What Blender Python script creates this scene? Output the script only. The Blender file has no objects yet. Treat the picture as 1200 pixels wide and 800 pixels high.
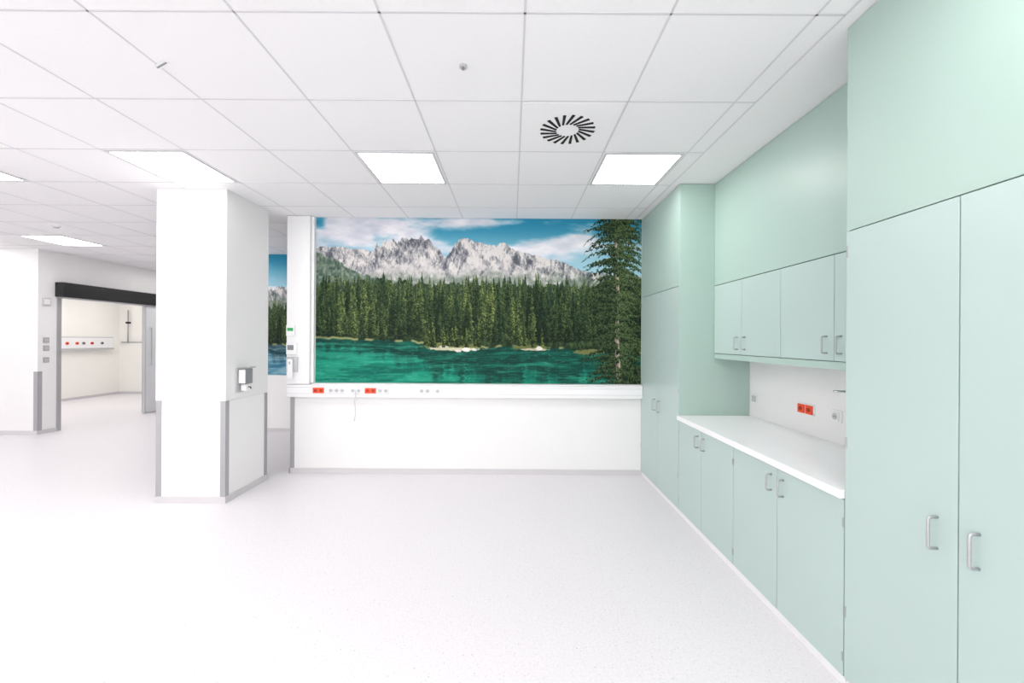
import bpy, math
import numpy as np
from mathutils import Vector, Matrix

scene = bpy.context.scene
COL = scene.collection
scene.view_settings.view_transform = 'Standard'
scene.view_settings.look = 'None'
scene.view_settings.exposure = 0.0

def lin(c):
    out = []
    for v in c:
        v = v/255.0
        out.append(v/12.92 if v <= 0.04045 else ((v+0.055)/1.055)**2.4)
    return out

# ------------------------------------------------------------------ materials
def mat(name, rgb, rough=0.5, metal=0.0, noise=0.0, nscale=30.0, emit=None, estr=0.0, spec=0.5):
    m = bpy.data.materials.new(name); m.use_nodes = True
    nt = m.node_tree; b = nt.nodes['Principled BSDF']
    c = lin(rgb)
    b.inputs['Roughness'].default_value = rough
    b.inputs['Metallic'].default_value = metal
    b.inputs['Specular IOR Level'].default_value = spec
    if noise > 0:
        tc = nt.nodes.new('ShaderNodeTexCoord')
        n = nt.nodes.new('ShaderNodeTexNoise'); n.inputs['Scale'].default_value = nscale
        r = nt.nodes.new('ShaderNodeValToRGB')
        r.color_ramp.elements[0].position = 0.3; r.color_ramp.elements[1].position = 0.7
        r.color_ramp.elements[0].color = [v*(1-noise) for v in c]+[1]
        r.color_ramp.elements[1].color = [min(1, v*(1+noise*0.4)) for v in c]+[1]
        nt.links.new(tc.outputs['Object'], n.inputs['Vector'])
        nt.links.new(n.outputs['Fac'], r.inputs['Fac'])
        nt.links.new(r.outputs['Color'], b.inputs['Base Color'])
    else:
        b.inputs['Base Color'].default_value = c+[1]
    if emit is not None:
        b.inputs['Emission Color'].default_value = lin(emit)+[1]
        b.inputs['Emission Strength'].default_value = estr
    return m

M_wall = mat('wall_paint', (240, 239, 239), 0.6, noise=0.01, nscale=3)
M_warm = mat('warm_wall_paint', (248, 246, 241), 0.6, noise=0.01, nscale=3)
M_ceil = mat('ceiling_tile', (245, 244, 245), 0.8, noise=0.012, nscale=60)
M_tbar = mat('ceiling_bar', (217, 216, 219), 0.5, noise=0.01)
M_mint = mat('mint_panel', (176, 200, 191), 0.38, noise=0.01, nscale=2)
M_mintd = mat('mint_door', (186, 206, 201), 0.33, noise=0.01, nscale=2)
M_mintk = mat('mint_shadow_gap', (78, 112, 102), 0.6, noise=0.02)
M_white = mat('white_laminate', (244, 244, 246), 0.3, noise=0.01, nscale=4)
M_wplas = mat('white_plastic', (242, 242, 243), 0.35, noise=0.01)
M_gplas = mat('grey_plastic', (194, 195, 198), 0.4, noise=0.02)
M_cable = mat('off_white_cable', (214, 214, 217), 0.5, noise=0.02)
M_mgrey = mat('mid_grey_plastic', (138, 140, 144), 0.4, noise=0.02)
M_lgrey = mat('light_grey_door_leaf', (222, 224, 227), 0.35, noise=0.02)
M_glass = mat('grey_glazing', (160, 166, 172), 0.15, noise=0.02)
M_steel = mat('brushed_steel', (190, 190, 194), 0.38, metal=0.7, noise=0.05, nscale=80)
M_chrome = mat('chrome', (205, 207, 210), 0.15, metal=1.0, noise=0.01)
M_guard = mat('guard_steel', (172, 171, 174), 0.45, metal=0.25, noise=0.04, nscale=60)
M_base = mat('cove_vinyl', (212, 209, 212), 0.5, noise=0.04, nscale=150)
M_black = mat('black_aluminium', (22, 22, 24), 0.4, noise=0.05)
M_dark = mat('dark_slot', (24, 24, 26), 0.8, noise=0.05)
M_red = mat('red_socket', (243, 78, 26), 0.4, noise=0.02)
M_redd = mat('red_socket_recess', (176, 44, 14), 0.5, noise=0.02)
M_green = mat('green_display', (40, 165, 90), 0.4, noise=0.02)
M_led = mat('light_diffuser', (255, 255, 255), 0.5, noise=0.0, emit=(255, 253, 251), estr=12.0)

def floor_mat():
    m = bpy.data.materials.new('speckled_vinyl_floor'); m.use_nodes = True
    nt = m.node_tree; b = nt.nodes['Principled BSDF']
    tc = nt.nodes.new('ShaderNodeTexCoord')
    def spk(scale, p0, p1, c0):
        v = nt.nodes.new('ShaderNodeTexVoronoi'); v.inputs['Scale'].default_value = scale
        v.inputs['Randomness'].default_value = 1.0
        r = nt.nodes.new('ShaderNodeValToRGB')
        r.color_ramp.elements[0].position = p0; r.color_ramp.elements[0].color = c0
        r.color_ramp.elements[1].position = p1; r.color_ramp.elements[1].color = (1, 1, 1, 1)
        nt.links.new(tc.outputs['Object'], v.inputs['Vector'])
        nt.links.new(v.outputs['Distance'], r.inputs['Fac'])
        return r.outputs['Color']
    def mul(a, bb):
        mx = nt.nodes.new('ShaderNodeMix'); mx.data_type = 'RGBA'; mx.blend_type = 'MULTIPLY'
        mx.inputs['Factor'].default_value = 1.0
        nt.links.new(a, mx.inputs['A']); nt.links.new(bb, mx.inputs['B'])
        return mx.outputs['Result']
    base = nt.nodes.new('ShaderNodeRGB'); base.outputs[0].default_value = lin((231, 228, 231))+[1]
    s1 = spk(52, .09, .19, (.80, .78, .81, 1))
    s2 = spk(20, .04, .075, (.58, .57, .60, 1))
    n = nt.nodes.new('ShaderNodeTexNoise'); n.inputs['Scale'].default_value = 80
    n.inputs['Detail'].default_value = 4
    r2 = nt.nodes.new('ShaderNodeValToRGB')
    r2.color_ramp.elements[0].position = 0.38; r2.color_ramp.elements[0].color = (0.95, 0.94, 0.955, 1)
    r2.color_ramp.elements[1].position = 0.6; r2.color_ramp.elements[1].color = (1, 1, 1, 1)
    nt.links.new(tc.outputs['Object'], n.inputs['Vector'])
    nt.links.new(n.outputs['Fac'], r2.inputs['Fac'])
    col = mul(mul(mul(base.outputs[0], s1), s2), r2.outputs['Color'])
    nt.links.new(col, b.inputs['Base Color'])
    b.inputs['Roughness'].default_value = 0.34
    b.inputs['Specular IOR Level'].default_value = 0.35
    return m
M_floor = floor_mat()

# ------------------------------------------------------------------ helpers
WP = {}
def link(o, world, parent=None):
    COL.objects.link(o)
    WP[o.name] = Vector(world)
    if parent is not None:
        o.parent = parent
        o.location = Vector(world)-WP[parent.name]
    else:
        o.location = world
    return o

def thing(name, world, label, category, group=None):
    o = bpy.data.objects.new(name, None); o.empty_display_size = 0.1
    o['label'] = label; o['category'] = category
    if group: o['group'] = group
    return link(o, world)

def meta(o, label, category, group=None):
    o['label'] = label; o['category'] = category
    if group: o['group'] = group
    return o

def raw(name, verts, faces, material, world, parent=None, smooth=False):
    me = bpy.data.meshes.new(name)
    me.from_pydata([tuple(v) for v in verts], [], faces); me.update()
    if smooth:
        for p in me.polygons: p.use_smooth = True
    me.materials.append(material)
    o = bpy.data.objects.new(name, me)
    return link(o, world, parent)

def boxgeo(x0, x1, y0, y1, z0, z1, off=0):
    v = [(x0,y0,z0),(x1,y0,z0),(x1,y1,z0),(x0,y1,z0),(x0,y0,z1),(x1,y0,z1),(x1,y1,z1),(x0,y1,z1)]
    f = [(0,3,2,1),(4,5,6,7),(0,1,5,4),(1,2,6,5),(2,3,7,6),(3,0,4,7)]
    return v, [tuple(i+off for i in q) for q in f]

def box(name, x0, x1, y0, y1, z0, z1, m, parent=None, bev=0.0):
    c = Vector(((x0+x1)/2, (y0+y1)/2, (z0+z1)/2))
    v, f = boxgeo(x0-c.x, x1-c.x, y0-c.y, y1-c.y, z0-c.z, z1-c.z)
    o = raw(name, v, f, m, c, parent)
    if bev > 0:
        b = o.modifiers.new('bevel', 'BEVEL'); b.width = bev; b.segments = 2; b.limit_method = 'ANGLE'
    return o

def boxes(name, lst, m, world, parent=None):
    V = []; F = []
    for (x0,x1,y0,y1,z0,z1) in lst:
        v, f = boxgeo(x0-world[0], x1-world[0], y0-world[1], y1-world[1], z0-world[2], z1-world[2], len(V))
        V += v; F += f
    return raw(name, V, F, m, world, parent)

def cyl(name, c, axis, r, d, m, parent=None, n=24, r2=None):
    r2 = r if r2 is None else r2
    ax = {'x': Vector((1,0,0)), 'y': Vector((0,1,0)), 'z': Vector((0,0,1))}[axis]
    a = Vector((0,0,1)) if axis != 'z' else Vector((1,0,0))
    b = ax.cross(a)
    V = []
    for s, rr in ((-d/2, r), (d/2, r2)):
        for i in range(n):
            t = 2*math.pi*i/n
            V.append(ax*s + a*math.cos(t)*rr + b*math.sin(t)*rr)
    F = [(i, (i+1) % n, n+(i+1) % n, n+i) for i in range(n)]
    F.append(tuple(range(n))[::-1]); F.append(tuple(range(n, 2*n)))
    return raw(name, V, F, m, c, parent)

def tube(name, pts, r, m, parent=None, n=10, world=None):
    pts = [Vector(p) for p in pts]
    P = [pts[0]]
    for i in range(1, len(pts)-1):
        a, b, c = pts[i-1], pts[i], pts[i+1]
        k = min(2.2*r, (a-b).length*0.45, (c-b).length*0.45)
        p0 = b+(a-b).normalized()*k; p1 = b+(c-b).normalized()*k
        for t in (0, .25, .5, .75, 1):
            P.append(p0*(1-t)**2+b*2*t*(1-t)+p1*t*t)
    P.append(pts[-1])
    w = Vector(world) if world is not None else sum(pts, Vector())/len(pts)
    V = []; F = []
    up = None
    for i, p in enumerate(P):
        d = (P[min(i+1, len(P)-1)]-P[max(i-1, 0)]).normalized()
        if up is None:
            up = d.orthogonal().normalized()
        up = (up-d*up.dot(d)).normalized()
        s = d.cross(up)
        for j in range(n):
            t = 2*math.pi*j/n
            V.append(p+up*math.cos(t)*r+s*math.sin(t)*r-w)
    for i in range(len(P)-1):
        for j in range(n):
            F.append((i*n+j, i*n+(j+1) % n, (i+1)*n+(j+1) % n, (i+1)*n+j))
    F.append(tuple(range(n))[::-1]); F.append(tuple((len(P)-1)*n+j for j in range(n)))
    return raw(name, V, F, m, w, parent, smooth=True)

def structure(o):
    o['kind'] = 'structure'; return o

# ------------------------------------------------------------------ dimensions
CH = 2.95      # ceiling height
EYE = 1.55
YB = 4.575     # mural wall
XF = 1.49      # cabinet fronts
XW = 2.12      # wall behind the cabinets
XU = 1.80      # fronts of the wall cabinets
SIDEX = -7.53
YL = 6.30

# ------------------------------------------------------------------ room shell
structure(box('floor', -11.2, 2.4, -3.2, 11.2, -0.1, 0.0, M_floor))
structure(box('ceiling', -11.2, 2.4, -3.2, 11.2, CH, CH+0.1, M_ceil))
structure(box('wall_right', XW, XW+0.12, -3.2, YB+0.18, 0, CH, M_wall))
structure(box('wall_back', -2.545, XW, YB, YB+0.18, 0, CH, M_wall))
structure(box('wall_far', -5.0, 2.24, 6.6, 6.75, 0, CH, M_wall))
structure(box('wall_alcove', -5.0, -4.85, 6.75, 9.8, 0, CH, M_wall))
structure(box('wall_corridor', -7.53, -4.85, 9.8, 9.95, 0, CH, M_wall))
structure(box('wall_left_front', -11.0, SIDEX, YL, YL+0.15, 0, CH, M_wall))
structure(box('wall_left', -11.2, -11.05, -3.2, YL+0.15, 0, CH, M_wall))
OY0, OY1, OH = 6.61, 8.26, 2.2
structure(boxes('wall_left_side', [(SIDEX-0.15, SIDEX, YL+0.15, OY0, 0, CH),
                                   (SIDEX-0.15, SIDEX, OY1, 11.1, 0, CH),
                                   (SIDEX-0.15, SIDEX, OY0, OY1, OH, CH)], M_wall, (SIDEX, 8.0, 0)))
structure(box('wall_next_room_side', -11.0, -10.85, YL+0.15, 11.1, 0, CH, M_warm))
structure(box('wall_next_room_end', -10.85, SIDEX-.15, 10.97, 11.1, 0, CH, M_warm))
structure(box('wall_closing', 2.24, 2.36, YB, 6.75, 0, CH, M_wall))

BH = 0.06
structure(box('baseboard_back', -2.555, XF+0.02, YB-0.012, YB, 0, BH, M_base))
structure(box('baseboard_back_end', -2.557, -2.545, YB-0.012, YB+0.18, 0, BH, M_base))
structure(box('baseboard_far', -5.0, 2.1, 6.588, 6.6, 0, BH, M_base))
structure(box('baseboard_left_front', -11.0, SIDEX+0.012, YL-0.012, YL, 0, BH, M_base))
structure(box('baseboard_left_side', SIDEX, SIDEX+0.012, YL, OY0-0.05, 0, BH, M_base))
structure(box('baseboard_next_room_side', -10.85, -10.838, YL+0.2, 10.97, 0, BH, M_base))
structure(box('baseboard_next_room_end', -10.85, SIDEX-0.15, 10.958, 10.97, 0, BH, M_base))

# ceiling grid
T = 0.625
bars = []
k = -18
xl = []
while True:
    x = 0.0475+T*k
    if x > 1.31: break
    if x > -11: xl.append(x)
    k += 1
xl.append(1.42)
for x in xl:
    bars.append((x-0.005, x+0.005, -3.1, 11.0, CH-0.002, CH+0.001))
for j in range(-9, 13):
    y = 2.95+T*j
    bars.append((-11.0, 1.42, y-0.005, y+0.005, CH-0.002, CH+0.001))
structure(boxes('trim_1', bars, M_tbar, (0, 3, CH)))

# ------------------------------------------------------------------ ceiling lights
first = None
for yc in (3.2625, 0.7625, -1.7375, 5.7625):
    for xc in (0.985, -0.89, -2.765, -4.64, -6.515, -8.39):
        if yc > 5 and xc > -4: continue
        if first is None:
            t = thing('ceiling_light_panel', (xc, yc, CH-0.012), 'square white flush LED light panel set in the grid ceiling', 'light', 'square panel lights in the ceiling')
            fr = boxes('frame', [(xc-.296, xc-.276, yc-.296, yc+.296, CH-.007, CH-.001), (xc+.276, xc+.296, yc-.296, yc+.296, CH-.007, CH-.001),
                                 (xc-.276, xc+.276, yc-.296, yc-.276, CH-.007, CH-.001), (xc-.276, xc+.276, yc+.276, yc+.296, CH-.007, CH-.001)], M_cable, (xc, yc, CH-.004), t)
            df = box('light_diffuser', xc-.276, xc+.276, yc-.276, yc+.276, CH-.006, CH-.002, M_led, t)
            first = (t, [fr, df])
        else:
            t = first[0].copy(); t.location = (xc, yc, CH-0.012); COL.objects.link(t)
            for p in first[1]:
                q = p.copy(); q.parent = t; COL.objects.link(q)
for (xc, yc) in ((-9.9, 7.2), (-8.9, 7.2), (-9.9, 8.6), (-8.9, 8.6), (-9.4, 10.0), (-6.515, 8.26)):  # unseen extra panels, added to brighten the adjoining room and the corridor
    t = first[0].copy(); t.location = (xc, yc, CH-0.012); COL.objects.link(t)
    for p in first[1]:
        q = p.copy(); q.parent = t; COL.objects.link(q)

# ------------------------------------------------------------------ air diffuser
dx, dy = 0.36, 2.6375
t = thing('ceiling_air_diffuser', (dx, dy, CH-.008), 'square white ceiling air outlet with ring of slanted black slots', 'air vent')
box('plate', dx-.298, dx+.298, dy-.298, dy+.298, CH-.006, CH-.001, M_ceil, t)
V = []; F = []
N = 20
for i in range(N):
    a = 2*math.pi*i/N
    c = Vector((math.cos(a), math.sin(a), 0))*0.127
    d = Vector((math.cos(a+0.28), math.sin(a+0.28), 0)); s = Vector((-d.y, d.x, 0))
    o = len(V)
    for z in (-.003, .0015):
        for (p, q) in ((-.056, -.0065), (.055, -.010), (.055, .010), (-.056, .0065)):
            V.append(c+d*p+s*q+Vector((0, 0, z)))
    F += [(o,o+3,o+2,o+1),(o+4,o+5,o+6,o+7)]+[(o+j, o+(j+1) % 4, o+4+(j+1) % 4, o+4+j) for j in range(4)]
raw('slots', V, F, M_dark, (dx, dy, CH-.0065), t)

t = thing('smoke_detector', (-0.258, 2.03, CH-.02), 'small round white detector on a ceiling tile', 'detector')
cyl('base', (-0.258, 2.03, CH-.005), 'z', .020, .010, M_gplas, t)
cyl('sensor', (-0.258, 2.03, CH-.014), 'z', .008, .010, M_mgrey, t)
t = thing('ceiling_hatch_latch', (-1.80, 2.03, CH-.006), 'narrow grey slot fitting on a ceiling tile edge', 'ceiling fitting')
pl = box('plate', -1.85, -1.75, 2.018, 2.042, CH-.006, CH-.001, M_wplas, t)
pl.rotation_euler = (0, 0, -.45)
sl_ = box('slot', -1.845, -1.755, 2.026, 2.034, CH-.008, CH-.006, M_mgrey, t)
sl_.rotation_euler = (0, 0, -.45)
t = thing('presence_sensor', (-5.75, 5.0, CH-.03), 'small white dome presence sensor on the ceiling', 'detector')
cyl('base', (-5.75, 5.0, CH-.008), 'z', .04, .016, M_wplas, t)
cyl('sensor', (-5.75, 5.0, CH-.022), 'z', .02, .014, M_gplas, t, r2=.03)

# ------------------------------------------------------------------ column
CX0, CX1, CY0, CY1 = -3.335, -2.69, 3.73, 4.36
t = thing('column', ((CX0+CX1)/2, (CY0+CY1)/2, 0), 'square white clad structural column with steel corner guards', 'column')
box('lower_cladding', CX0, CX1, CY0, CY1, 0.0, .955, M_wall, t)
box('upper_cladding', CX0-.006, CX1+.006, CY0-.006, CY1+.006, .958, CH, M_wall, t)
box('shadow_joint', CX0+.004, CX1-.004, CY0+.004, CY1-.004, .9545, .9585, M_gplas, t)
boxes('base_cove', [(CX0-.014, CX1+.014, CY0-.014, CY0, 0, BH), (CX0-.014, CX1+.014, CY1, CY1+.014, 0, BH),
                    (CX0-.014, CX0, CY0, CY1, 0, BH), (CX1, CX1+.014, CY0, CY1, 0, BH)], M_base, ((CX0+CX1)/2, CY0, 0), t)
def guard(name, cx, cy, sx, sy, z0, z1, parent=None, w=.045):
    a = .004
    lst = []
    xs = sorted((cx+sx*a, cx-sx*w)); ys = sorted((cy, cy+sy*a))
    lst.append((xs[0], xs[1], ys[0], ys[1], z0, z1))
    xs = sorted((cx, cx+sx*a)); ys = sorted((cy, cy-sy*w))
    lst.append((xs[0], xs[1], ys[0], ys[1], z0, z1))
    return boxes(name, lst, M_guard, (cx, cy, z0), parent)
for (gx, gy, sx, sy) in ((CX0, CY0, -1, -1), (CX1, CY0, 1, -1), (CX1, CY1, 1, 1), (CX0, CY1, -1, 1)):
    guard('corner_guard', gx, gy, sx, sy, BH, .955, t)
g = guard('corner_guard', -2.545, YB, -1, -1, BH, .88); meta(g, 'stainless steel corner guard on the end of the mural wall', 'corner guard')
g = guard('corner_guard', SIDEX, YL, 1, -1, BH, 1.0, w=.06); meta(g, 'stainless steel corner guard on the wall corner near the sliding door', 'corner guard')

X = CX1+.006
t = thing('hand_sanitizer_dispenser', (X, 3.93, 1.0), 'wall-mounted grey and white hand sanitizer dispenser with lever on column', 'dispenser')
box('backplate', X, X+.012, 3.85, 4.0, 1.02, 1.26, M_gplas, t, .003)
box('housing', X+.012, X+.085, 3.875, 3.985, 1.10, 1.25, M_mgrey, t, .008)
box('cover', X+.02, X+.083, 3.87, 3.875, 1.11, 1.24, M_wplas, t, .001)
box('bottle', X+.02, X+.075, 3.895, 3.965, 1.03, 1.10, M_wplas, t, .01)
tube('lever', [(X+.04, 3.885, 1.25), (X+.12, 3.885, 1.266), (X+.12, 3.975, 1.266), (X+.04, 3.975, 1.25)], .006, M_steel, t)
tube('nozzle', [(X+.075, 3.93, 1.07), (X+.100, 3.93, 1.07), (X+.100, 3.93, 1.05)], .005, M_dark, t)

# ------------------------------------------------------------------ sockets
def socket(c, face, parent, red=False, s=.056):
    body = M_red if red else M_wplas
    rec = M_redd if red else M_gplas
    k = .26 if red else .38
    lab = 'red socket insert' if red else None
    x, y, z = c
    if face == 'y':
        o = box('socket', x-s/2, x+s/2, y-.010, y, z-s/2, z+s/2, body, parent, .002)
        r = cyl('recess', (x, y-.011, z), 'y', s*k, .003, rec, o, n=18)
        p = boxes('pins', [(x-s*.16, x-s*.07, y-.0135, y-.0120, z-.003, z+.003), (x+s*.07, x+s*.16, y-.0135, y-.0120, z-.003, z+.003)], M_dark, (x, y-.0128, z), o)
    else:
        o = box('socket', x-.010, x, y-s/2, y+s/2, z-s/2, z+s/2, body, parent, .002)
        r = cyl('recess', (x-.011, y, z), 'x', s*k, .003, rec, o, n=18)
        p = boxes('pins', [(x-.0135, x-.0120, y-s*.16, y-s*.07, z-.003, z+.003), (x-.0135, x-.0120, y+s*.07, y+s*.16, z-.003, z+.003)], M_dark, (x-.0128, y, z), o)
    if lab: o['label'] = lab
    return o

TY = YB-.065
t = thing('socket_trunking', (-.5, YB, .89), 'white horizontal wall trunking below the mural with red and white sockets', 'cable trunking')
box('body', -2.56, XF-.002, TY, YB-.001, .885, 1.028, M_wplas, t, .004)
box('cover_strip', -2.555, XF-.004, TY-.003, TY, .925, .998, M_gplas, t, .001)
box('cover_panel', -2.553, XF-.006, TY-.005, TY-.003, .928, .995, M_white, t)
box('top_ledge', -2.262, XF-.004, TY-.008, YB-.001, 1.029, 1.041, M_white, t, .002)
for x in (-2.225, -2.16, -1.635, -1.57):
    socket((x, TY-.005, .963), 'y', t, True, .06)
for x in (-2.05, -1.985, -1.92, -1.80, -1.735, -1.49, -1.425, -1.02, -.955, -.84):
    socket((x, TY-.005, .963), 'y', t, False)
tube('power_cable', [(-1.77, TY-.016, .955), (-1.775, TY-.024, .85), (-1.765, TY-.020, .70), (-1.78, TY-.018, .62)], .005, M_cable, t)

t = thing('vertical_trunking', (-2.43, YB, 1.03), 'white vertical wall duct beside the mural carrying small devices', 'cable trunking')
box('body', -2.56, -2.30, YB-.07, YB-.001, 1.033, CH-.004, M_wplas, t, .004)
box('side_cover', -2.298, -2.268, YB-.04, YB-.001, 1.045, CH-.004, M_wplas, t, .002)
y = YB-.07
t = thing('nurse_call_terminal', (-2.52, y, 1.58), 'small white call unit with green display on the vertical duct', 'call unit')
box('housing', -2.555, -2.46, y-.02, y, 1.58, 1.70, M_wplas, t, .004)
box('display', -2.54, -2.475, y-.022, y-.02, 1.635, 1.67, M_green, t)
t = thing('wall_thermostat', (-2.52, y, 1.37), 'small white and grey wall controller on the vertical duct', 'controller')
box('housing', -2.555, -2.435, y-.018, y, 1.37, 1.50, M_wplas, t, .004)
box('display', -2.54, -2.47, y-.02, y-.018, 1.42, 1.475, M_mgrey, t)
t = thing('handset', (-2.5, y, 1.10), 'white patient handset clipped in its holder on the duct', 'handset')
box('holder', -2.555, -2.425, y-.02, y, 1.17, 1.34, M_gplas, t, .005)
box('handset_body', -2.53, -2.47, y-.045, y-.02, 1.10, 1.32, M_white, t, .008)
box('button', -2.51, -2.49, y-.048, y-.045, 1.26, 1.29, M_gplas, t, .001)

# ------------------------------------------------------------------ cabinets
def handle_x(parent, x, y, z0, z1, out=.032, r=.005):
    return tube('handle', [(x, y, z0), (x-out, y, z0), (x-out, y, z1), (x, y, z1)], r, M_steel, parent, n=12)

G = .002
def door(parent, x, y0, y1, z0, z1, m, hy=None, hz=None):
    d = box('door', x, x+.019, y0+G, y1-G, z0+G, z1-G, m, parent, .0015)
    if hy is not None:
        handle_x(d, x, hy, hz[0], hz[1])
    return d

def tall_cabinet(y0, y1, ys, label):
    t = thing('tall_cabinet', ((XF+XW)/2, (y0+y1)/2, 0), label, 'cabinet', 'mint built-in cabinets')
    box('body', XF+.022, XW-.002, y0+.016, y1-.016, .05, CH-.003, M_mintk, t)
    box('side_panel', XF+.001, XW-.002, y0, y0+.016, .05, CH-.003, M_mint, t, .001)
    box('side_panel', XF+.001, XW-.002, y1-.016, y1, .05, CH-.003, M_mint, t, .001)
    box('plinth', XF+.012, XW-.002, y0, y1, 0, .05, M_white, t)
    box('upper_panel', XF, XF+.019, y0+G/2, y1-G/2, 2.04+G, CH-.003, M_mint, t, .0015)
    door(t, XF, y0, ys, .05, 2.04, M_mintd, ys-.06, (.83, .94))
    door(t, XF, ys, y1, .05, 2.04, M_mintd, ys+.065, (.83, .94))
    for (yy, s) in ((y0, 1), (y1, -1)):
        for z in (.35, 1.1, 1.95):
            box('hinge', XF-.003, XF+.003, yy+s*.003, yy+s*.010, z-.025, z+.025, M_steel, t, .0005)
    return t

BY0, BYM, BY1 = 1.775, 2.662, 3.535
tall_cabinet(BY1, YB-.004, 4.06, 'mint green floor-to-ceiling cabinet with two doors beside mural wall')
tall_cabinet(.877, BY0-.003, 1.322, 'mint green floor-to-ceiling double-door cabinet at the near end of worktop')
def base_cabinet(y0, y1, ys):
    t = thing('base_cabinet', ((XF+XW)/2, (y0+y1)/2, 0), 'mint green base cabinet with two doors under the white worktop', 'cabinet', 'mint base cabinets')
    box('body', XF+.021, XW-.002, y0+.001, y1-.001, .05, .845, M_mintk, t)
    box('plinth', XF+.012, XW-.002, y0, y1, 0, .05, M_white, t)
    door(t, XF, y0, ys, .05, .845, M_mintd, ys-.05, (.70, .79))
    door(t, XF, ys, y1, .05, .845, M_mintd, ys+.05, (.70, .79))
    for (yy, s) in ((y0, 1), (y1, -1)):
        for z in (.14, .74):
            box('hinge', XF-.003, XF+.003, yy+s*.003, yy+s*.009, z-.02, z+.02, M_steel, t, .0005)
base_cabinet(BYM, BY1-.002, 3.115)
base_cabinet(BY0, BYM, 2.222)
w = box('worktop', XF-.02, XW-.002, BY0, BY1-.002, .847, .887, M_white, None, .003)
meta(w, 'continuous white laminate worktop on the mint base cabinets', 'worktop')

def wall_cabinet(y0, y1, ys):
    t = thing('wall_cabinet', ((XU+XW)/2, (y0+y1)/2, 1.40), 'mint green two-door wall cabinet above the worktop', 'cabinet', 'mint wall cabinets')
    box('body', XU+.021, XW-.002, y0+.001, y1-.001, 1.44, 2.036, M_mintk, t)
    box('bottom_panel', XU+.004, XW-.002, y0, y1, 1.395, 1.438, M_mint, t, .001)
    door(t, XU, y0, ys, 1.44, 2.038, M_mintd, ys-.05, (1.485, 1.58))
    door(t, XU, ys, y1, 1.44, 2.038, M_mintd, ys+.05, (1.485, 1.58))
wall_cabinet(BYM, BY1-.002, 3.115)
wall_cabinet(BY0, BYM, 2.218)
p = box('cladding_panel', XU, XW-.002, BY0, BY1-.002, 2.042, CH-.003, M_mint, None, .0015)
meta(p, 'large plain mint green panel closing the space above wall cabinets', 'panel')
p = box('filler_strip', XU+.001, XW-.002, BY0, BY1-.002, 2.0385, 2.0415, M_mintk)
meta(p, 'dark shadow gap strip above the wall cabinets', 'trim')

t = thing('double_power_socket', (XW, 2.85, 1.025), 'white frame with two red power sockets above the worktop', 'socket')
box('frame', XW-.008, XW-.0005, 2.77, 2.93, 1.025, 1.105, M_wplas, t, .002)
socket((XW-.008, 2.811, 1.065), 'x', t, True, .062); socket((XW-.008, 2.889, 1.065), 'x', t, True, .062)
t = thing('power_socket', (XW, 2.58, 1.025), 'single white power socket above the worktop', 'socket')
box('frame', XW-.008, XW-.0005, 2.54, 2.62, 1.025, 1.105, M_wplas, t, .002)
socket((XW-.008, 2.58, 1.065), 'x', t, False, .056)
t = thing('light_switch', (XW, 3.46, 1.01), 'small white switch above the worktop beside tall cabinet', 'switch')
box('frame', XW-.008, XW-.0005, 3.42, 3.50, 1.01, 1.09, M_wplas, t, .002)
box('rocker', XW-.012, XW-.008, 3.433, 3.487, 1.023, 1.077, M_gplas, t, .001)
t = thing('wall_faucet', (XW, 2.36, 1.20), 'chrome wall-mounted lever faucet above the worktop', 'faucet')
box('body', XW-.05, XW-.001, 2.27, 2.39, 1.205, 1.24, M_chrome, t, .012)
tube('spout', [(XW-.04, 2.34, 1.215), (XW-.13, 2.34, 1.225), (XW-.13, 2.34, 1.20)], .008, M_chrome, t)
tube('lever', [(XW-.04, 2.34, 1.24), (XW-.05, 2.34, 1.255), (XW-.22, 2.34, 1.258)], .006, M_chrome, t)

# ------------------------------------------------------------------ sliding door
t = bpy.data.objects.new('door_1', None); link(t, (SIDEX, 7.4, 0)); t['kind'] = 'structure'
box('header', SIDEX+.001, SIDEX+.14, 6.53, 9.6, 2.215, 2.455, M_black, t, .006)
box('header_track', SIDEX+.001, SIDEX+.12, 6.55, 9.58, 2.197, 2.213, M_steel, t, .001)
boxes('frame', [(SIDEX-.16, SIDEX+.012, OY0-.05, OY0+.012, 0, OH-.006), (SIDEX-.16, SIDEX+.012, OY1-.012, OY1+.05, 0, OH-.006)], M_guard, (SIDEX, OY0, 0), t)
lf = box('leaf', SIDEX+.03, SIDEX+.07, 8.09, 9.58, .012, 2.195, M_lgrey, t, .003)
box('edge_profile', SIDEX+.028, SIDEX+.072, 8.06, 8.09, .012, 2.195, M_gplas, lf)
tube('handle', [(SIDEX+.07, 8.17, 1.0), (SIDEX+.11, 8.17, 1.0), (SIDEX+.11, 8.17, 1.75), (SIDEX+.07, 8.17, 1.75)], .008, M_guard, lf)
box('window_pane', SIDEX+.068, SIDEX+.073, 8.40, 9.25, 1.1, 1.9, M_glass, lf)

X = SIDEX
t = thing('door_control_box', (X, 6.40, 2.06), 'small white wall box above the switches near sliding door', 'control box')
box('housing', X+.0005, X+.035, 6.35, 6.45, 2.06, 2.18, M_gplas, t, .004)
box('cover', X+.035, X+.039, 6.36, 6.44, 2.075, 2.165, M_wplas, t, .001)
for z in (1.50, 1.37, 1.18):
    t = thing('light_switch', (X, 6.41, z-.042), 'square grey rocker switch on the wall near sliding door', 'switch', 'switches by the sliding door')
    box('frame', X+.0005, X+.01, 6.37, 6.45, z-.042, z+.042, M_guard, t, .002)
    box('rocker', X+.01, X+.014, 6.383, 6.437, z-.028, z+.028, M_gplas, t, .001)

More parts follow.
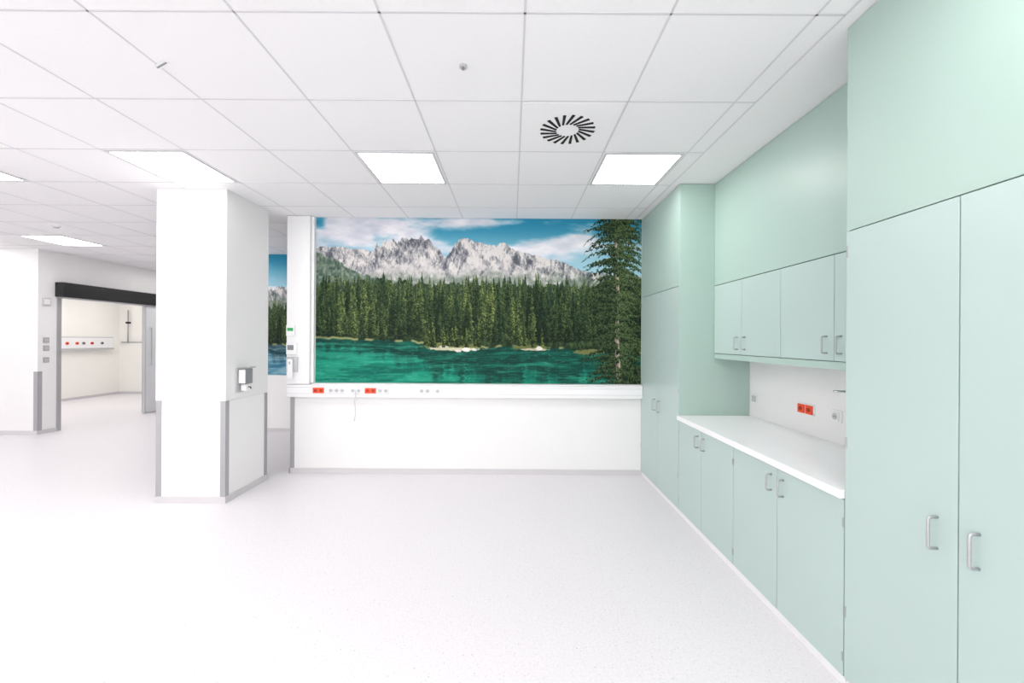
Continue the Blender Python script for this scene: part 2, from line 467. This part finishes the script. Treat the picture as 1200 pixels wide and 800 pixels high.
X = -10.85
t = thing('medical_supply_rail', (X, 9.6, 1.24), 'white medical supply rail with coloured outlets on the adjoining room wall', 'supply rail')
box('body', X+.001, X+.10, 8.6, 10.7, 1.24, 1.56, M_gplas, t, .006)
box('front_cover', X+.10, X+.104, 8.61, 10.69, 1.28, 1.54, M_wplas, t, .001)
box('lower_lip', X+.104, X+.125, 8.6, 10.7, 1.24, 1.27, M_gplas, t, .003)
for i, yy in enumerate((9.05, 9.25, 9.42, 9.58, 9.8, 9.95, 10.15, 10.4)):
    mm = M_red if i in (1, 3, 4, 6) else M_mgrey
    o = cyl('outlet', (X+.11, yy, 1.40), 'x', .035, .02, mm, t, n=16)
    cyl('outlet_core', (X+.123, yy, 1.40), 'x', .015, .01, M_dark, o, n=12)
Y = 10.97
t = thing('wall_equipment_rail', (-10.2, Y, 1.4), 'steel equipment rail with vertical pole on the adjoining room wall', 'equipment rail')
tube('rail', [(-10.75, Y-.001, 1.42), (-10.75, Y-.05, 1.42), (-10.1, Y-.05, 1.42), (-10.1, Y-.001, 1.42)], .014, M_guard, t)
tube('pole', [(-10.55, Y-.07, 1.40), (-10.55, Y-.07, 2.3)], .014, M_guard, t)
box('clamp', -10.60, -10.50, Y-.09, Y-.04, 1.93, 1.98, M_dark, t, .004)

# ------------------------------------------------------------------ murals
def vn(x, y, seed):
    xi = np.floor(x); yi = np.floor(y); xf = x-xi; yf = y-yi
    xf = xf*xf*(3-2*xf); yf = yf*yf*(3-2*yf)
    def h(a, b):
        s = np.sin(a*127.1+b*311.7+seed*74.7)*43758.5453
        return s-np.floor(s)
    return (h(xi, yi)*(1-xf)+h(xi+1, yi)*xf)*(1-yf)+(h(xi, yi+1)*(1-xf)+h(xi+1, yi+1)*xf)*yf
def fbm(x, y, seed, o=4):
    s = 0; a = .5; tot = 0
    for i in range(o):
        s = s+a*vn(x*2**i, y*2**i, seed+i*3.1); tot += a; a *= .5
    return s/tot
def sst(a, b, x):
    t = np.clip((x-a)/(b-a), 0, 1); return t*t*(3-2*t)

def paint(step, seed=1, bluewater=False):
    rng = np.random.default_rng(seed)
    xs = np.arange(0, 381+step*.5, step); ys = np.arange(0, 195+step*.5, step)
    Xg, Yg = np.meshgrid(xs, ys)
    X = Xg+370; Y = Yg+256
    C = np.zeros(X.shape+(3,))
    def blend(m, col):
        nonlocal C
        C = C*(1-m[..., None])+np.asarray(col, float)*m[..., None]
    def ramp(v, a, b):
        v = np.clip(v, 0, 1)[..., None]
        return np.array(a, float)*(1-v)+np.array(b, float)*v
    # sky
    C = ramp(sst(256, 312, Y), (44, 138, 172), (156, 200, 216))
    bias = np.zeros_like(X)
    for (cx, cy, rx, ry, a) in ((405, 272, 60, 18, .8), (475, 262, 80, 10, .8), (440, 283, 90, 10, .6), (560, 260, 60, 5, .6),
                                (650, 294, 50, 14, .8), (600, 300, 60, 14, .6), (676, 282, 28, 9, .6), (374, 262, 8, 6, -.9),
                                (540, 275, 34, 7, -.7), (620, 270, 36, 6, -.5)):
        bias += a*np.exp(-((X-cx)/rx)**2-((Y-cy)/ry)**2)
    if bluewater: bias = np.where(Y < 300, -.5, .9)*sst(300, 318, Y)-.5*(Y < 308)
    n = fbm(X/38+Y/30, Y/13-X/80, 5+seed, 5)
    cl = sst(.42, .96, n+bias*.55-.02)
    blend(cl, ramp(fbm(X/20, Y/9, 9+seed, 4)*1.5-.2, (196, 202, 214), (244, 241, 245)))
    # mountains: a darker jagged group, a dip, then a broad pale massif with a long falling ridge
    sx = [370, 378, 388, 400, 412, 425, 432, 437, 441, 446, 451, 456, 460, 466, 472, 480, 486, 492, 497, 502, 506, 511, 517, 523, 528, 532, 537, 543, 549, 556, 564, 571, 576, 581, 586, 592, 600, 615, 630, 640, 655, 670, 685, 700, 751]
    sy = [293, 290, 291, 290, 293, 293, 297, 294, 285, 290, 283, 286, 281, 285, 280, 279, 281, 279, 284, 280, 286, 290, 297, 302, 297, 286, 281, 279, 280, 284, 285, 289, 287, 291, 284, 286, 291, 297, 300, 304, 306, 312, 318, 320, 324]
    amp = np.interp(X, [430, 442, 510, 530, 600, 640], [1.5, 6, 5, 4, 3, 2])
    sl = np.interp(X, sx, sy)+(vn(X/3.6, X*0, 3)-.5)*amp+(vn(X/1.5, X*0, 4)-.5)*amp*.6
    if bluewater: sl = sl+28
    d = Y-sl
    wx = X+4*(fbm(X/9, Y/9, 12)-.5)*2
    rid = 1-np.abs(2*fbm(wx/5+d*.05, Y/18, 11, 4)-1)*2.2
    rid2 = 1-np.abs(2*fbm(wx/2.2-d*.07, Y/7, 15, 3)-1)*2.0
    rn2 = fbm(X/8-Y/14, Y/11, 17, 4)
    rn3 = vn(X/.9, Y/1.3, 19)
    pale = np.interp(X, [370, 430, 505, 530, 610, 680], [.02, -.02, -.04, .26, .2, .04])
    v = (rid*.34+rid2*.26+rn2*.95+rn3*.24-.84)*1.7+.42+pale
    rock = ramp(v, (90, 94, 104), (222, 217, 214))
    scree = sst(15, 34, d+16*(fbm(X/12, Y/7, 21)-.5))*sst(.36, .6, fbm(X/6+Y/8, Y/16, 23)+.12)
    rock = rock*(1-.7*scree[..., None])+np.array([210, 206, 205.])*.7*scree[..., None]
    lowg = sst(316, 332, Y+16*(fbm(X/8, Y/5, 25)-.5))*sst(.3, .6, fbm(X/5, Y/4, 26)+.1)
    rock = rock*(1-.7*lowg[..., None])+np.array([104, 122, 104.])*.7*lowg[..., None]
    blend(sst(-.4, .4, d), rock)
    rl = np.interp(X, [370, 385, 400, 415, 430, 450, 470, 500], [296, 303, 310, 319, 325, 330, 335, 345])+(vn(X/2.2, X*0, 8)-.5)*4
    if bluewater: rl = rl+30
    blend(sst(-.5, .6, Y-rl), ramp(fbm(X/2.4, Y/3.4, 31)*1.8-.4, (58, 82, 74), (136, 150, 130)))
    tl = 336+(fbm(X/6, X*0, 41)-.5)*14-6*np.exp(-((X-440)/60)**2)
    if bluewater: tl = tl+10
    blend(sst(-.5, .5, Y-tl), ramp(fbm(X/2, Y/4, 43)*1.6-.3, (18, 36, 24), (84, 104, 64)))
    def tree(cx, base, h, w, dark, light, sd):
        nonlocal C
        i0 = max(0, int((base-h-256)/step)); i1 = min(len(ys), int((base-256)/step)+1)
        j0 = max(0, int((cx-w-2-370)/step)); j1 = min(len(xs), int((cx+w+2-370)/step)+2)
        if i1 <= i0 or j1 <= j0: return
        x = X[i0:i1, j0:j1]; y = Y[i0:i1, j0:j1]
        t = np.clip((y-(base-h))/h, 0, 1)
        a = x-cx-1.0*np.sin(sd*5+t*2)*t
        sg = (a > 0)*5.0
        n1 = vn((y-np.abs(a)*.6)/1.4+sd*7+sg, y*0, sd); n2 = vn((y-np.abs(a)*.6)/3.8+sd*3+sg, y*0, sd+4)
        half = w*(.05+.95*np.minimum(t*1.15, 1)**.85)*(.3+.45*n1+.5*n2)
        m = sst(.3, -.3, np.abs(a)-half)*(y >= base-h)
        nn = vn(x/.7+sd, y/.7, sd)
        lit = np.clip(.30+.42*a/(w+.01)+(nn-.5)*1.4+(n1-.5)*.6+(.5-t)*.6, 0, 1)[..., None]
        col = np.array(dark)*(1-lit)+np.array(light)*lit
        C[i0:i1, j0:j1] = C[i0:i1, j0:j1]*(1-m[..., None])+col*m[..., None]
    trees = []
    for layer, (b0, b1, h0, h1, cnt) in enumerate(((344, 360, 9, 26, 280), (358, 378, 16, 42, 230), (376, 394, 22, 56, 190), (392, 403, 16, 70, 210))):
        for i in range(cnt):
            trees.append((rng.uniform(b0, b1), rng.uniform(368, 753), h0+(h1-h0)*rng.uniform(0, 1)**1.2, layer))
    trees.sort()
    for (b, cx, h, L) in trees:
        if bluewater: h = h*.7
        clump = float(vn(np.array(cx/14.0), np.array(b/20.0), 47))
        q = np.clip(rng.uniform(0, 1)**1.5*.7+(clump-.4)*.7, 0, 1)
        dk = np.array([8, 22, 15.])+q*np.array([18, 20, 8.])
        lt = np.array([52, 78, 48.])+q*np.array([98, 86, 42.])
        if L == 0: dk = dk+20; lt = lt+14
        if L == 3: h = h*np.interp(cx, [370, 480, 520, 680], [.8, 1, 1.05, .92])
        tree(cx, b, h, h*rng.uniform(.08, .135)+.8, dk, lt, rng.uniform(0, 10))
    shore = np.interp(X, [370, 430, 480, 500, 560, 600, 650, 690, 751], [398, 400, 402, 405, 409, 407, 409, 412, 414])+(vn(X/5, X*0, 51)-.5)*2
    blend(sst(-8, -1, Y-shore)*.5*(Y < shore+1), (16, 32, 22))
    # lake
    depth = Y-shore
    wn = fbm(X/26, Y/3.2, 53, 4)
    if bluewater:
        w0 = (24, 50, 56); w1 = (130, 176, 194); w2 = (60, 118, 144)
    else:
        w0 = (8, 50, 44); w1 = (30, 146, 118); w2 = (8, 98, 84)
    wc = ramp((wn-.3)*2.4, w2, w1)
    rx = X+2.5*(vn(X/8, Y/1.3, 59)-.5)*2
    tl_ = np.interp(X, [370, 440, 480, 520, 600, 680], [13, 14, 24, 40, 46, 40])*(.4+1.1*fbm(rx/5, X*0, 67, 2))
    refl = sst(1.35, .6, depth/tl_)*(.6+.4*sst(.3, .6, fbm(X/12, Y/2.0, 58, 3)))
    wc = wc*(1-.85*refl[..., None])+np.array(w0, float)*.85*refl[..., None]
    brt = sst(.5, .72, fbm(X/30, Y/3, 65, 3)+.16*(X < 490)*(Y < 424))*.5*sst(2, 6, depth)*(1-.4*refl)
    wc = wc*(1-brt[..., None])+np.array((56, 174, 142) if not bluewater else (150, 190, 205), float)*brt[..., None]
    glint = sst(.68, .86, vn(X/4, Y/.9, 61))*.16
    wc = wc*(1-glint[..., None])+np.array([150, 205, 190.])*glint[..., None]
    blend(sst(-.4, .4, depth), wc)
    blend(sst(2.0, .6, np.abs(Y-shore+.6))*sst(.35, .6, vn(X/9, X*0, 63))*.85, (160, 162, 108))
    for (cx, cy, rx_, ry, col) in ((528, 407, 34, 4.2, (110, 116, 66)), (532, 410.5, 30, 1.8, (204, 198, 166)), (520, 408, 6, 1.6, (205, 200, 190)),
                                  (546, 411, 5, 2.6, (236, 232, 226)), (537, 412.5, 4, 1.5, (220, 215, 205)), (556, 411, 3, 1.6, (224, 220, 214)),
                                  (508, 409, 4, 1.3, (210, 205, 190)), (622, 408, 22, 3, (104, 112, 62)), (626, 410.5, 16, 1.3, (196, 190, 162)),
                                  (632, 409, 4, 2.2, (230, 226, 220)), (690, 413, 18, 3, (116, 118, 70))):
        dd = ((X-cx)/rx_)**2+((Y-cy)/ry)**2+(vn(X/1.6, Y/1.2, cx)-.5)*.9
        blend(sst(1.1, .8, dd)*.95, col)
    for i in range(18):
        tree(rng.uniform(498, 562), rng.uniform(405, 409), rng.uniform(9, 32), rng.uniform(2, 4), (16, 32, 18), (128, 142, 70), rng.uniform(0, 9))
    for i in range(8):
        tree(rng.uniform(606, 640), rng.uniform(405, 408), rng.uniform(9, 22), rng.uniform(2, 3.5), (16, 32, 18), (128, 142, 70), rng.uniform(0, 9))
    # big spruce: many fine drooping boughs with ragged fringes, pale trunk showing through
    trunk = 721+(Y-256)*.018+np.sin(Y/17)*.9
    tw = 1.0+(Y-256)/195*1.9
    dxx = X-trunk; ad = np.abs(dxx)
    def bough(y0, s, L, sd):
        i0 = max(0, int((y0-9-256)/step)); i1 = min(len(ys), int((y0+30-256)/step))
        if i1 <= i0: return
        x = X[i0:i1]; y = Y[i0:i1]; tr = trunk[i0:i1]
        dd = (x-tr)*s
        u = np.clip(dd/L, 0, 1)
        slope = .08+.5*((sd*1.7) % 1)
        yc = y0-2.2*np.sin(u*2.4)+u*u*L*slope+(vn(x/2.2, x*0, sd)-.5)*3.2
        th_dn = (1-u**2.5)*(.8+5.0*vn(x/1.0+(y-yc)*.25, x*0, sd+1)**1.3)
        th_up = (1-u)*1.1+.35
        dy = y-yc
        m = np.where(dy > 0, sst(.5, -.4, dy-th_dn), sst(.4, -.3, -dy-th_up))*(dd > -1.5)*(dd < L)
        m = m*sst(.2, .42, vn(x/.9, y/1.2, sd+2)+.18*(1-u))
        k = np.clip(.5-dy/6+(vn(x/.8, y/.8, sd+3)-.5)*1.1+.1*s, 0, 1)[..., None]
        col = np.array([8, 24, 15.])*(1-k)+np.array([104, 124, 78.])*k
        C[i0:i1] = C[i0:i1]*(1-m[..., None])+col*m[..., None]
    def rows(n, sd, lo=250, hi=450):
        r = np.random.default_rng(sd); out = []
        for i in range(n):
            y0 = r.uniform(lo, hi)
            L = np.interp(y0, [250, 275, 300, 340, 400, 450], [34, 40, 38, 42, 46, 42])*r.uniform(.3, 1.08)
            out.append((y0, r.choice([-1, 1]), L, r.uniform(0, 50)))
        out.sort(); return out
    if not bluewater:
        for q in rows(260, 5): bough(*q)
        m = sst(.4, -.4, ad-tw)
        blend(m, ramp(vn(X/1.0, Y/3, 81)*.7+.2+.25*(dxx/tw), (86, 72, 62), (206, 190, 172)))
        for (y0, s, L, sd) in rows(80, 9): bough(y0, s, L*.45, sd)
        m = sst(.5, .6, fbm(X/3.0, Y/4.5, 91)+np.clip((X-728)/60, -.6, .25)+np.clip((Y-428)/90, -.4, .2))*sst(688, 705, X)*sst(396, 412, Y)*sst(.5, 2.5, ad-tw)
        blend(m, ramp(fbm(X/1.4, Y/2, 93)*1.8-.6, (10, 26, 16), (98, 122, 72)))
    return np.clip(C, 0, 255)/255.0

def mural(name, x0, x1, y, z0, z1, step, label, seed, blue, gain):
    C = paint(step, seed, blue)
    ny, nx = C.shape[:2]
    lc = np.where(C <= .04045, C/12.92, ((C+.055)/1.055)**2.4)*gain
    xs = np.linspace(x0, x1, nx); zs = np.linspace(z1, z0, ny)
    XX, ZZ = np.meshgrid(xs, zs)
    cx, cz = (x0+x1)/2, (z0+z1)/2
    co = np.stack([XX-cx, np.zeros_like(XX), ZZ-cz], -1).reshape(-1, 3).astype(np.float32)
    me = bpy.data.meshes.new(name)
    me.vertices.add(nx*ny); me.vertices.foreach_set('co', co.ravel())
    I = np.arange(nx*ny).reshape(ny, nx)
    q = np.stack([I[:-1, :-1], I[1:, :-1], I[1:, 1:], I[:-1, 1:]], -1).reshape(-1, 4)
    nf = len(q)
    me.loops.add(nf*4); me.loops.foreach_set('vertex_index', q.ravel().astype(np.int32))
    me.polygons.add(nf)
    me.polygons.foreach_set('loop_start', (np.arange(nf)*4).astype(np.int32))
    me.update(calc_edges=True); me.validate()
    at = me.color_attributes.new('print', 'FLOAT_COLOR', 'POINT')
    rgba = np.concatenate([lc.reshape(-1, 3), np.ones((nx*ny, 1))], 1).astype(np.float32)
    at.data.foreach_set('color', rgba.ravel())
    m = bpy.data.materials.new(name+'_print'); m.use_nodes = True
    nt = m.node_tree; b = nt.nodes['Principled BSDF']
    a = nt.nodes.new('ShaderNodeAttribute'); a.attribute_name = 'print'
    nt.links.new(a.outputs['Color'], b.inputs['Base Color'])
    b.inputs['Roughness'].default_value = .55; b.inputs['Specular IOR Level'].default_value = .15
    me.materials.append(m)
    o = bpy.data.objects.new(name, me)
    link(o, (cx, y, cz))
    meta(o, label, 'mural')
    return o
mural('wall_mural', -2.262, XF-.003, YB-.004, 1.045, CH-.004, .42, 'large photo mural of rocky mountains, spruce forest and turquoise lake', 1, False, .96)
mural('wall_mural', -4.75, -1.6, 6.596, .94, CH-.004, 1.0, 'second landscape photo mural with blue lake on the wall behind', 6, True, 1.0)

# ------------------------------------------------------------------ world + camera
w = bpy.data.worlds.new('world'); scene.world = w; w.use_nodes = True
w.node_tree.nodes['Background'].inputs[0].default_value = (1.0, 0.985, 0.985, 1)
w.node_tree.nodes['Background'].inputs[1].default_value = 2.3

cd = bpy.data.cameras.new('camera'); cam = bpy.data.objects.new('camera', cd); COL.objects.link(cam)
cd.sensor_width = 36; cd.lens = 465/1200*36; cd.clip_start = .02
cd.shift_y = -2/1200
cam.location = (0, 0, EYE)
cam.rotation_mode = 'XYZ'
cam.rotation_euler = (Matrix.Rotation(math.radians(90), 3, 'X') @ Matrix.Rotation(math.radians(.34), 3, 'Z')).to_euler()
scene.camera = cam
